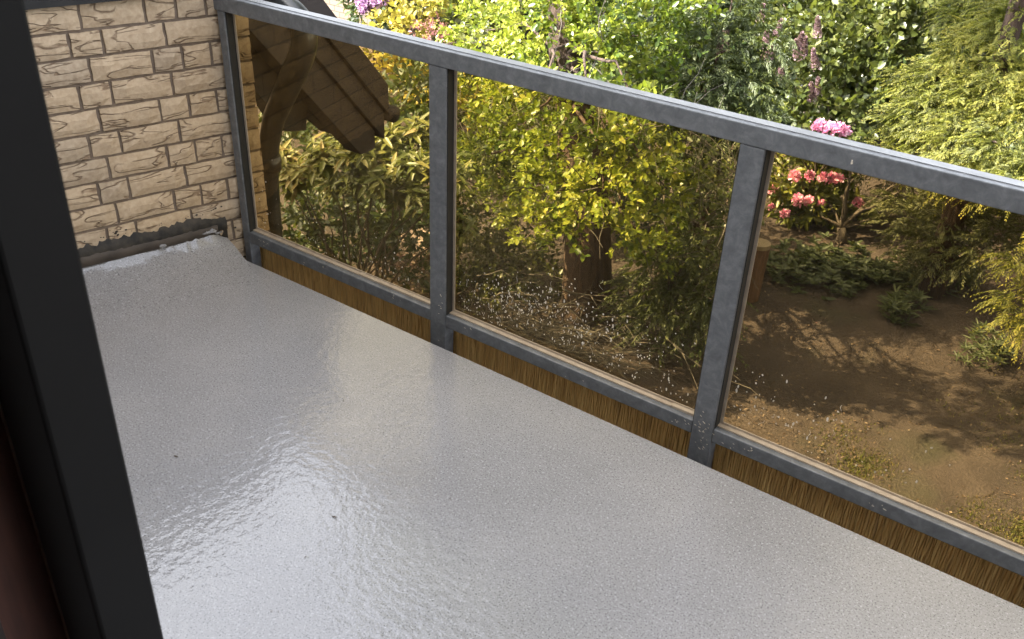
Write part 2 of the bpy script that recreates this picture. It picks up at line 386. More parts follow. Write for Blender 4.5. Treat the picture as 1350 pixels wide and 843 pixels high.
FY = -.095                                                            # outer edge of the balcony floor
A_W = -.2721; WD = np.array([math.sin(-A_W), math.cos(A_W), 0.]); WN = np.array([math.cos(A_W), math.sin(A_W), 0.])   # along / out of the brick wall
def wallp(u, z, off=0.): return WD*u + WN*off + np.array([0, 0, z])
def floor():
    uL = -2.05
    a = wallp(-2.0/math.cos(A_W), 0); b = wallp(FY/math.cos(A_W), 0)
    poly = [(a[0]-.02, -1.93), (b[0]-.02, FY), (6.2, FY), (6.2, -1.93)]
    o = MB().prism(poly, 2, -.22, 0).build('floor', MF); tag(o, 'glossy light grey speckled balcony floor', 'floor', kind='structure')
    b_ = o.modifiers.new('bevel', 'BEVEL'); b_.width = .004; b_.segments = 2
    # coved upstand of the floor coating against the brick wall, torn along its top
    us = np.linspace(-1.95, -.062, 130); prof = [(.50, -.0015), (.38, .0006), (.26, .0045), (.16, .014), (.08, .034), (.028, .062), (.010, 1.0)]
    V = []; F = []
    for i, u in enumerate(us):
        top = .078 + .012*(u + .64)*.6 + .005*math.sin(u*23) + .0022*rng.normal()
        if u > -.14: top = .093 - (u + .14)/.08*.05 + .004*rng.normal()
        if abs(u + .135) < .022: top += .012
        for j, (d, z) in enumerate(prof):
            zz = top if z == 1.0 else min(z, top-.004)
            d2 = d + (.006*rng.normal() if j == 5 else 0)*(.4) + (.002*abs(rng.normal()) if j == 6 else 0)
            V.append(wallp(u, zz, d2))
    k = len(prof)
    for i in range(len(us)-1):
        for j in range(k-1): F.append((i*k+j, (i+1)*k+j, (i+1)*k+j+1, i*k+j+1))
    MB().add(V, F).build('coating_upstand', MF, o, smooth=True)
    # a few loose flaps of coating
    for u, z in ((-.150, .092), (-.128, .098), (-.10, .080), (-.33, .086)):
        c = wallp(u, z, .02); mb = MB(); pts = []
        for q in range(6):
            th = q/6*2*math.pi + rng.uniform(-.3, .3); r = rng.uniform(.010, .022); pts.append(c + WD*math.cos(th)*r*1.4 + np.array([0, 0, 1])*math.sin(th)*r*.7 + WN*rng.normal()*.008)
        mb.add([c + WN*.008] + pts, [(0, 1+i, 1+(i+1) % 6) for i in range(6)]); mb.build('coating_flap', MF, o)
    mb = MB()                                                          # stray crumbs and bits of grit lying on the floor
    for k in range(46):
        q = atz(rng.uniform(190, 1050), rng.uniform(380, 840), 0.002) if k > 1 else atz(*((232, 602), (441, 682))[k], 0.002)
        if q[1] > FY - .02: continue
        r = rng.uniform(.0008, .0017) if k > 1 else .0034; th = rng.uniform(0, 3.1); e = rng.uniform(1, 2.2)
        mb.tube([q - [math.cos(th)*r*e, math.sin(th)*r*e, 0], q + [0, 0, r*.5], q + [math.cos(th)*r*e, math.sin(th)*r*e, 0]], [r*.4, r*.6, r*.3], 5)
    tag(mb.build('grit', MTWIGD, o), kind='stuff')
floor()

# ------------------------------------------------------------------ brick parapet wall
def brick_wall():
    base = wallp(-.9, GZ)
    W_ = empty('brick_wall', tuple(base), 0); tag(W_, 'cream split-face brick parapet wall beside the balcony floor', 'wall')
    M_, S_, mo, Z0 = .0935, .226, .011, .9544
    rotz = math.atan2(WD[1], WD[0])
    def proto(ln, seed):
        r = np.random.default_rng(seed); nx = 6 if ln > .15 else 4; nz = 4; h = M_ - mo
        V = []; F = []
        for j in range(nz):
            for i in range(nx):
                ed = i in (0, nx-1) or j in (0, nz-1)
                x = (i/(nx-1) - .5)*ln + (r.normal()*.0012 if ed else r.normal()*.003); z = (j/(nz-1) - .5)*h + r.normal()*(.0011 if ed else .002)
                V.append((x, -(-.0015 if ed else .0045 + abs(r.normal())*.0028), z))
        F = [(j*nx+i, j*nx+i+1, (j+1)*nx+i+1, (j+1)*nx+i) for j in range(nz-1) for i in range(nx-1)]
        ring = [i for i in range(nx)] + [j*nx+nx-1 for j in range(1, nz)] + [(nz-1)*nx+i for i in range(nx-2, -1, -1)] + [j*nx for j in range(nz-2, 0, -1)]
        nb = len(V); V += [(V[i][0], .098, V[i][2]) for i in ring]; k = len(ring)
        F += [(ring[i], nb+i, nb+(i+1) % k, ring[(i+1) % k]) for i in range(k)] + [tuple(range(nb, nb+k))]
        return MB().add(V, F).mesh('brick', MBR)
    lib = {}
    def get(ln):
        key = round(ln, 3)
        if key not in lib: lib[key] = [proto(ln, int(key*1000)*7 + q) for q in range(5)]
        return random.choice(lib[key])
    cnt = 0
    for row in range(0, 15):
        zc = Z0 - M_*(row - .5)
        if row % 2 == 0: j = [.135, -.0286, -.1416, -.2546, -.4806, -.7066, -.9326, -1.0456, -1.2716, -1.4976, -1.6106, -1.8366, -1.95]
        else: j = [.135, .0317, -.1943, -.4203, -.5333, -.7593, -.9853, -1.0983, -1.3243, -1.5503, -1.6633, -1.8893]
        for a, b in zip(j[1:], j[:-1]):
            if row > 10 and b < -.2: continue
            ln = b - a - mo
            e = 0 if b < .13 else mo/2
            c = wallp((a + b)/2 + e/2, zc, .0)
            o = link('brick', get(ln + (e if e else 0)), None, W_, tuple(c - base), (random.gauss(0, .004), random.gauss(0, .004), rotz + random.gauss(0, .006)))
            o.location = Vector(c - base) + Vector(WN)*random.gauss(0, .0015)
            o.scale = (1, 1, 1)
            cnt += 1
    # mortar bed behind the bricks and the core of the wall
    def slab(u0, u1, z0, z1, d0, d1, name, mat):
        V = [wallp(u, z, d) for z in (z0, z1) for u, d in ((u0, d0), (u1, d0), (u1, d1), (u0, d1))]
        return MB().add(V, [(0,3,2,1),(4,5,6,7),(0,1,5,4),(1,2,6,5),(2,3,7,6),(3,0,4,7)]).build(name, mat, W_)
    slab(-1.97, .131, -.365, Z0 + M_, -.007, -.24, 'mortar_core', MMORT)
    slab(-1.97, .12, GZ-.1, -.37, -.012, -.24, 'lower_wall', MBR)
    slab(-2.0, .17, Z0 + M_ + .002, Z0 + M_ + .055, .035, -.27, 'dark_coping', MSLATE)
    # bitumen strip left above the upstand, ragged
    us = np.linspace(-1.95, -.058, 160); V = []; F = []
    for i, u in enumerate(us):
        top = .162 + .006*math.sin(u*7 + 1) + .004*rng.normal() + (.010 if rng.random() < .10 else 0)
        if u > -.12: top = .150 - .012*(u + .12)/.06 + .006*rng.normal()
        lo = .03 if u < -.1 else .0
        for z, d in ((lo, .006), (top*.45 + .02, .009), (top*.62, .016), (top - .02, .014), (top, .002)): V.append(wallp(u, z, d + .0022*rng.normal()))
    for i in range(len(us)-1):
        for j in range(4): F.append((i*5+j, (i+1)*5+j, (i+1)*5+j+1, i*5+j+1))
    o = MB().add(V, F).build('bitumen_strip', MBIT, W_, smooth=True); tag(o, 'black ragged bitumen strip along the base')
    V = []; F = []; us = np.linspace(-1.94, -.10, 90)
    for u in us:
        for z, d in ((.070, .012), (.074, .021), (.112 + .006*math.sin(u*5) + .002*rng.normal(), .020), (.118 + .006*math.sin(u*5), .012)): V.append(wallp(u, z, d))
    for i in range(len(us)-1):
        for j in range(3): F.append((i*4+j, (i+1)*4+j, (i+1)*4+j+1, i*4+j+1))
    tag(MB().add(V, F).build('old_flashing', MFLASH, W_, smooth=True), 'brown strip of old flashing above the floor coating')
    # small black tar spots above the strip
    mb = MB()
    for k in range(46):
        u = rng.uniform(-.75, -.02); z = .165 + abs(rng.normal())*.014; r = rng.uniform(.001, .0022)*rng.choice([1, 1, 2.2]); c = wallp(u, z, .0085)
        if u > -.1: z = rng.uniform(.03, .2); c = wallp(u, z, .0085)
        mb.add([c + WD*math.cos(t)*r*1.3 + np.array([0, 0, 1])*math.sin(t)*r for t in np.linspace(0, 5.2, 6)], [tuple(range(6))])
    tag(mb.build('tar_spots', MBIT, W_), kind='stuff')
brick_wall()

# ------------------------------------------------------------------ railing
ZB0, ZB1, ZT0, ZT1 = .016, .066, .9787, 1.0343
PX = [(.020, .060), (1.0711, 1.1444), (2.1556, 2.2260), (3.240, 3.310), (4.325, 4.395)]
def railing():
    R_ = empty('balcony_railing', (2.2, .03, -.3)); tag(R_, 'anthracite metal railing with bronze tinted glass panes', 'railing')
    def bar(name, a, b): return MB().box(a, b).build(name, MMET, R_, bevel=.003)
    bar('top_rail', (-.035, -.0015, ZT0), (4.6, .058, ZT1))
    MB().box((-.030, .020, ZT1 + .0003), (4.59, .0575, ZT1 + .0022)).build('sky_sheen_strip', MSHEEN, R_)  # pale strip paints the sky's sheen on the rail's top face
    for i, (a, b) in enumerate(PX):
        bar('post', (a, 0, -.30), (b, .05, ZT0 - .0005))
    mb = MB()
    for i in range(len(PX)-1):
        x0, x1 = PX[i][1], PX[i+1][0]
        bar('bottom_rail', (x0 + .0005, .001, ZB0), (x1 - .0005, .049, ZB1))
        yg = .042
        pane = MB().box((x0 + .002, yg, ZB1 + .002), (x1 - .002, yg + .006, ZT0 - .002)).build('glass_pane', MGL, R_)
        bw = .013; yb = yg - .004
        for k, (a, b) in enumerate((((x0 + .001, yb, ZB1 + .001), (x0 + bw, yb + .003, ZT0 - .001)), ((x1 - bw, yb, ZB1 + .001), (x1 - .001, yb + .003, ZT0 - .001)),
                     ((x0 + bw + .0005, yb, ZB1 + .001), (x1 - bw - .0005, yb + .003, ZB1 + bw)), ((x0 + bw + .0005, yb, ZT0 - bw*.7), (x1 - bw - .0005, yb + .003, ZT0 - .001)))):
            MB().box(a, b).build('glazing_tape', MBEAD, pane)
        for xx in ((x0 + .0006, x0 + .003), (x1 - .003, x1 - .0006)):
            MB().box((xx[0], .006, ZB1 + .0006), (xx[1], yb - .0005, ZT0 - .001)).build('rubber_seal', MBLACK, pane)
        # pale bead on the bottom rail with a butt joint near its end
        cut = x1 - .09 if i else x0 + .62*(x1 - x0)
        for a, b, dz in ((x0 + .004, cut - .002, 0), (cut, x1 - .004, .003)):
            MB().box((a, .020, ZB1 + .0005), (b, yb - .0008, ZB1 + .006 + dz)).build('glazing_bead', MBEAD, pane)
        # dried splashes
        sp = MB(); zones = []
        if i == 1: zones = [(690, 400, 60, 22, 170), (760, 440, 60, 30, 130), (640, 410, 40, 30, 90), (830, 480, 50, 40, 100), (880, 520, 30, 25, 30), (650, 380, 30, 18, 40)]
        if i == 0: zones = [(420, 320, 70, 40, 40), (480, 345, 50, 30, 40), (350, 270, 10, 40, 14), (530, 370, 30, 20, 24)]
        if i == 2: zones = [(990, 520, 35, 35, 36), (1050, 560, 60, 30, 34), (1120, 590, 60, 30, 14), (1180, 620, 60, 30, 10)]
        for (cx, cy, sx, sy, n) in zones:
            for k in range(n):
                p = aty(cx + rng.normal()*sx*.6, cy + rng.normal()*sy*.6, yg - .001)
                if not (x0 + .02 < p[0] < x1 - .02 and ZB1 + .02 < p[2] < ZT0 - .05): continue
                r = rng.uniform(.0011, .0030)*(1.2 if rng.random() < .12 else 1); el = rng.choice([1, 1, 1.3, 2.5]); tl = rng.normal()*.4
                pts = [(p[0] + r*(math.cos(t) + tl*math.sin(t)*.5), yg - .001, p[2] + r*el*math.sin(t)) for t in np.linspace(0, 2*math.pi, 7)[:-1]]
                sp.add(pts, [tuple(range(6))])
        for k in range(60 if i == 1 else 10):                           # dried runs of dirty water
            cx, cy = (rng.normal(700, 55), rng.normal(425, 26)) if i == 1 else (rng.normal(430, 50), rng.normal(335, 18)) if i == 0 else (rng.normal(1030, 40), rng.normal(555, 20))
            p = aty(cx, cy, yg - .001); ln = rng.uniform(.012, .035); wd = rng.uniform(.0006, .0013); ph = rng.uniform(0, 6); sl_ = rng.normal()*.35
            if not (x0 + .03 < p[0] < x1 - .03 and ZB1 + .05 < p[2] < ZT0 - .1): continue
            pts = [(p[0] + sl_*ln*t + .0025*math.sin(t*5 + ph), p[2] - ln*t) for t in np.linspace(0, 1, 6)]
            sp.add([(a, yg - .001, b) for a, b in pts] + [(a + wd, yg - .001, b) for a, b in pts], [(q, q+1, 7+q, 6+q) for q in range(5)])
        if sp.n: tag(sp.build('dried_splashes', MSPL, pane), kind='stuff')
    # white flecks on posts and bottom rail
    sp = MB()
    for (cx, cy, sx, sy, n) in ((925, 572, 10, 16, 26), (890, 560, 30, 8, 10), (980, 590, 30, 6, 14), (760, 500, 60, 8, 12), (350, 318, 8, 4, 10), (430, 350, 40, 6, 14), (520, 392, 20, 5, 6), (620, 430, 30, 6, 8), (1180, 668, 50, 5, 10), (580, 410, 4, 30, 8)):
        for k in range(n):
            p = aty(cx + rng.normal()*sx*.6, cy + rng.normal()*sy*.6, -.0012)
            onp = any(a + .004 < p[0] < b - .004 for a, b in PX)
            if not onp and not (ZB0 + .004 < p[2] < ZB1 - .004): continue
            r = rng.uniform(.0012, .0030); el = rng.choice([1, 1.6, 2.4]); an = rng.uniform(-.9, .2)
            pts = []
            for t in np.linspace(0, 2*math.pi, 7)[:-1]:
                a, b = r*el*math.cos(t), r*.7*math.sin(t); pts.append((p[0] + a*math.cos(an) - b*math.sin(an), -.0012, p[2] + a*math.sin(an) + b*math.cos(an)))
            sp.add(pts, [tuple(range(6))])
    tag(sp.build('white_flecks', MSPL, R_), kind='stuff')
    # small pale screw/hook mark on the top rail
    p = aty(1123, 216, -.003); MB().tube([p, p + [0.0, -.004, .010]], [.003, .0012], 6).build('screw', MSPL, R_)
railing()

def apron():
    mb = MB(); x = -.02; V = []; 
    y0 = .075; xs = []; ds = []
    while x < 4.7:
        w_ = rng.uniform(.0045, .010); xs += [x, x + w_*.18, x + w_*.5, x + w_*.82]; d = rng.uniform(.004, .0075); ds += [0, d*.8, d, d*.8]; x += w_
    zs = [.004, -.02, -.045, -.07, -.095, -.12, -.15, -.22, -.32]
    k = len(xs)
    for z in zs:
        ph = rng.normal(size=k)*.0008
        for i in range(k): V.append((xs[i] + ph[i] + .0014*math.sin(z*40 + xs[i]*311), y0 - ds[i] + rng.normal()*.0007, z))
    F = [(j*k+i, j*k+i+1, (j+1)*k+i+1, (j+1)*k+i) for j in range(len(zs)-1) for i in range(k-1)]
    mb.add(V, F); mb.box((-.02, y0 + .001, -.32), (4.7, y0 + .016, .003))
    o = mb.build('fascia_board', MRIB); tag(o, 'brown ribbed bark-textured fascia board behind the railing bottom rail', 'board')
apron()

# ------------------------------------------------------------------ door frame and the house around the camera
def house():
    D = empty('sliding_door_frame', (2.25, -1.93, 0)); tag(D, 'black sliding door stile standing at the edge of the balcony', 'door frame')
    MB().box((2.212, -1.968, .0), (2.300, -1.900, 2.36)).build('stile', MDOOR, D, bevel=.004)
    MB().box((2.188, -1.960, .0), (2.211, -1.895, 2.36)).build('sealant_strip', MGREY, D)
    MB().box((2.302, -1.958, 2.30), (4.20, -1.900, 2.36)).build('head', MDOOR, D)
    MB().box((4.202, -1.968, .0), (4.29, -1.900, 2.36)).build('stile', MDOOR, D, bevel=.004)
    MB().box((2.302, -1.99, -.02), (4.20, -1.935, .018)).build('threshold', MDOOR, D)
    H = empty('house', (2, -5, GZ)); tag(H, 'house with pale rendered facade behind the balcony', 'house')
    MB().box((2.10, -2.02, 0), (2.186, -1.94, 2.36)).build('door_lining', MRED, H)
    MB().box((-3.2, -2.2, GZ), (2.098, -1.95, 4.2)).build('facade_wall', MPLAST, H)
    MB().box((4.30, -2.2, GZ), (9, -1.95, 4.2)).build('facade_wall', MPLAST, H)
    MB().box((2.10, -2.2, 2.362), (4.298, -1.95, 4.2)).build('facade_lintel', MPLAST, H)
    MB().box((2.10, -2.2, GZ), (4.298, -1.992, -.03)).build('facade_base', MPLAST, H)
    MB().box((-3.3, -9, 4.202), (9.1, -1.85, 4.35)).build('flat_roof', MSLATE, H)
    MB().box((-3.2, -9, GZ), (9, -8.8, 4.2)).build('back_wall', MROOM, H)
    MB().box((-3.2, -8.79, GZ), (-3.0, -2.21, 4.2)).build('side_wall', MROOM, H)
    MB().box((8.8, -8.79, GZ), (9.0, -2.21, 4.2)).build('side_wall', MROOM, H)
    MB().box((-2.99, -8.79, -.2), (8.79, -2.21, -.035)).build('room_floor', MRED, H)
    MB().box((-2.99, -8.79, 2.5), (8.79, -2.21, 2.6)).build('room_ceiling', MROOM, H)
    MB().box((-8, -8, GZ), (-3.31, -1.0, 4.4)).build('sun_block_wing', MPLAST, H)  # unseen wing, both boxes added to keep the sun off the balcony
    MB().box((-3.31, -1.94, GZ), (-.62, -1.0, 4.4)).build('sun_block_wing', MPLAST, H)
house()

# ------------------------------------------------------------------ neighbouring mansard roof and its downpipe
def mansard():
    X = -.25
    R_ = empty('mansard_roof', (-.9, .4, 0)); tag(R_, 'dark brown steep mansard roof edge with stepped verge boards behind the downpipe', 'roof')
    a = np.array(atx(427, 0, X)[1:]); b = np.array(atx(516, 117, X)[1:]); d = (b - a)/np.linalg.norm(b - a); nrm = np.array([d[1], -d[0]]);  nrm = nrm if nrm[1] < 0 else -nrm
    zt = 1.56
    def off(px, py): return float((np.array(atx(px, py, X)[1:]) - a) @ nrm)
    o1, o2, o3 = off(505, 142), off(502, 175), off(479, 201)
    tA = (zt - a[1])/d[1]
    yE = [atx(513, 140, X)[1], atx(511, 165, X)[1], atx(503, 190, X)[1]]
    def board(name, n0, n1, ye, x0, x1, mat):
        def pt(n, y=None, z=None):
            q = a + nrm*n
            t = (y - q[0])/d[0] if y is not None else (z - q[1])/d[1]; return tuple(q + d*t)
        MB().prism([pt(n0, z=zt), pt(n0, y=ye), pt(n1, y=ye), pt(n1, z=zt)], 0, x0, x1).build(name, mat, R_, bevel=.004)
    board('verge_board', 0, o1 - .003, yE[0], X - .16, X, MDBR)
    board('verge_board', o1, o2 - .003, yE[1], X - .16, X - .022, MDBR)
    def pt(n, y=None, z=None):
        q = a + nrm*n; t = (y - q[0])/d[0] if y is not None else (z - q[1])/d[1]; return tuple(q + d*t)
    zl3 = float(atx(485, 201, X - .045)[2]); q3 = float(atx(476, 201, X - .045)[1])
    MB().prism([pt(o2, z=zt), pt(o2, y=yE[2]), (yE[2], zl3 + .012), (yE[2] - .03, zl3), (q3, zl3), pt(o3, y=q3 - .04), pt(o3, z=zt)], 0, X - .16, X - .045).build('verge_board', MDBR, R_, bevel=.004)
    MB().prism([pt(.0, z=zt), pt(.0, y=yE[0]-.02), pt(.06, y=yE[0]-.02), pt(.06, z=zt)], 0, X - 3.2, X - .162).build('roof_slope', MSLATE, R_)
    MB().box((X - 3.2, -1.94, zt + .002), (X - .0, pt(0, z=zt)[0], zt + .06)).build('flat_top', MSLATE, R_)
    MB().tube([(X - 3.2, yE[0] + .05, atx(513, 155, X)[2]), (X - .01, yE[0] + .05, atx(513, 155, X)[2])], .045, 12).build('gutter', MDBR, R_, smooth=True)
    # slate-hung cheek below the verge: backing plus rows of slates
    pa = np.array(atx(405, 145, X - .17)[1:]); zl = float(atx(398, 176, X - .17)[2])
    y0 = -.25; y1 = float(atx(410, 160, X-.17)[1])
    cz = lambda px, py: tuple(atx(px, py, X - .185)[1:])
    poly = [(y0, cz(335, 118)[1] + .2), cz(335, 118), cz(357, 143), cz(378, 174), cz(404, 172), cz(404, 146), cz(440, 158), pt(o3 - .02, y=cz(440, 158)[0]), pt(o3 - .02, z=zt), (y0, zt)]
    MB().prism(poly, 0, X - .30, X - .185).build('cheek_backing', MSLATE, R_)
    import itertools
    sm = MB().add([(0, -.10, .0), (0, .10, .0), (0, .10, .17), (0, -.10, .17), (.012, -.10, .0), (.012, .10, .0), (.004, .10, .17), (.004, -.10, .17)], [(0,1,2,3),(4,7,6,5),(0,4,5,1),(1,5,6,2),(2,6,7,3),(3,7,4,0)]).mesh('slate', MSLATE)
    for r in range(0, 12):
        z = zl + r*.115
        for k in range(0, 6):
            y = y0 + .1 + k*.205 + (.1 if r % 2 else 0)
            lim = pt(o3, z=z + .17)[0]
            if y + .10 > max(y1, lim if z > pa[1] else y1) or z > zt - .1 or y + .1 > lim or (z < cz(335, 100)[1] + .05 and y < .62): continue
            link('slate', sm, None, R_, (X - .184 + .9, y - .4, z)).rotation_euler = (rng.normal()*.006, 0, rng.normal()*.004)
    P = empty('downpipe', (-.06, .24, GZ)); tag(P, 'black swan-neck downpipe at the corner of the brick parapet', 'pipe')
    yp = .235
    ctl = [aty(358, 300, yp)*[1, 1, 0] + [0, 0, GZ], aty(358, 300, yp), aty(352, 176, yp), aty(378, 118, yp), aty(405, 58, yp + .01), aty(396, 22, yp + .05), aty(350, -8, yp + .06), aty(300, -40, yp + .06)]
    path = list(ctl)
    for it in range(3):
        q = [path[0]]
        for a_, b_ in zip(path[:-1], path[1:]): q += [a_*.75 + b_*.25, a_*.25 + b_*.75]
        path = q + [path[-1]]
    MB().tube(path, [.042 + .010*min(1, max(0, (p_[2] - .3)/.4)) for p_ in path], 20).build('pipe', MPIPE, P, smooth=True)
    for q in (aty(356, 215, yp),):
        MB().tube([q - np.array([0, 0, .03]), q + np.array([0, 0, .03])], .048, 20).build('pipe_collar', MPIPE, P, smooth=True)
mansard()

# ------------------------------------------------------------------ neighbour's brick house in the distance
def neighbour():
    mt, t, p, o = M_new('far_brick'); v = coords(t)
    br = N(t, 'ShaderNodeTexBrick'); br.inputs['Scale'].default_value = 1; br.inputs['Brick Width'].default_value = .226; br.inputs['Row Height'].default_value = .094; br.inputs['Mortar Size'].default_value = .010
    br.inputs['Color1'].default_value = (.20, .155, .115, 1); br.inputs['Color2'].default_value = (.16, .125, .09, 1); br.inputs['Mortar'].default_value = (.09, .07, .055, 1)
    cb = N(t, 'ShaderNodeCombineXYZ'); se = N(t, 'ShaderNodeSeparateXYZ'); L(t, v, se.inputs[0]); L(t, math_(t, 'ADD', se.outputs[0], se.outputs[1]), cb.inputs[0]); L(t, se.outputs[2], cb.inputs[1]); L(t, cb.outputs[0], br.inputs['Vector'])
    L(t, br.outputs['Color'], p.inputs['Base Color']); p.inputs['Roughness'].default_value = .9; L(t, bump(t, br.outputs['Fac'], -.6, .01), p.inputs['Normal'])
    e = aty(489, 10, 9.5); H = empty('neighbour_house', (e[0] - 3, 12, GZ)); tag(H, 'neighbouring beige brick house wall behind lilac rhododendron', 'house')
    MB().box((e[0] - 7, 9.5, GZ), (e[0], 15, 2.4)).build('wall', mt, H)
    MB().prism([(9.1, 2.41), (15.4, 2.41), (12.2, 4.6)], 0, e[0] - 7.2, e[0] + .3).build('roof', MSLATE, H)
neighbour()

# ================================================================== THE GARDEN
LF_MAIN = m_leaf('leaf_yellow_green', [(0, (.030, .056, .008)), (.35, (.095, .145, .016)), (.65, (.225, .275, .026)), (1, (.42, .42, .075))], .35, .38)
LF_PIER = m_leaf('leaf_pale_lance', [(0, (.045, .068, .018)), (.45, (.13, .155, .036)), (.75, (.25, .25, .07)), (1, (.36, .28, .13))], .38, .30)
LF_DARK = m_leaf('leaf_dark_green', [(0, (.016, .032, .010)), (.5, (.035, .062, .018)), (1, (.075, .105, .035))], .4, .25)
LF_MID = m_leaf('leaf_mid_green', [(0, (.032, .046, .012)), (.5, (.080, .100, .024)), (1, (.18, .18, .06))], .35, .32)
LF_GOLD = m_leaf('leaf_gold', [(0, (.13, .12, .02)), (.5, (.30, .25, .035)), (1, (.48, .38, .08))], .5, .4)
LF_RED = m_leaf('leaf_crimson', [(0, (.07, .018, .022)), (.5, (.20, .055, .062)), (1, (.40, .17, .17))], .5, .35)
LF_CYP = m_leaf('leaf_golden_cypress', [(0, (.055, .070, .014)), (.4, (.165, .175, .030)), (.7, (.29, .275, .045)), (1, (.44, .39, .085))], .55, .4)
LF_YEW = m_leaf('leaf_feathery_green', [(0, (.030, .046, .014)), (.5, (.080, .105, .034)), (1, (.17, .19, .07))], .5, .3)
LF_JUN = m_leaf('leaf_olive_juniper', [(0, (.028, .036, .014)), (.5, (.075, .085, .030)), (1, (.15, .15, .055))], .6, .25)
LF_RHO = m_leaf('leaf_rhododendron', [(0, (.05, .075, .018)), (.5, (.14, .16, .032)), (1, (.28, .25, .05))], .35, .28)
LF_LOW = m_leaf('leaf_groundcover', [(0, (.026, .040, .016)), (.5, (.058, .078, .032)), (1, (.11, .13, .06))], .5, .25)
LF_GRASS = m_leaf('leaf_grass', [(0, (.05, .07, .018)), (.5, (.12, .13, .025)), (1, (.26, .20, .07))], .6, .3)
PT_PINK = m_leaf('petal_pink', [(0, (.80, .16, .42)), (.5, (.90, .40, .62)), (1, (.95, .76, .86))], .6, .35)
PT_LILAC = m_leaf('petal_lilac', [(0, (.32, .15, .36)), (.5, (.50, .28, .52)), (1, (.68, .48, .68))], .6, .35)
PT_MAUVE = m_leaf('petal_faded_mauve', [(0, (.16, .085, .10)), (.5, (.28, .17, .20)), (1, (.48, .33, .40))], .7, .3)
LF_DEAD = m_leaf('leaf_litter', [(0, (.06, .035, .02)), (.5, (.10, .066, .042)), (1, (.26, .20, .14))], .8, .1)
def inview(P, mar=25):
    d = P - CAM; z = d @ fw; z = np.where(z < .1, .1, z); x = PW/2 + FPX*(d @ RT)/z; y = PH/2 - FPX*(d @ UP)/z
    return (d @ fw > .1) & (x > -mar) & (x < PW + mar) & (y > -mar) & (y < PH + mar)
def gz(p, dz=0.): return np.array([p[0], p[1], GZ + dz])

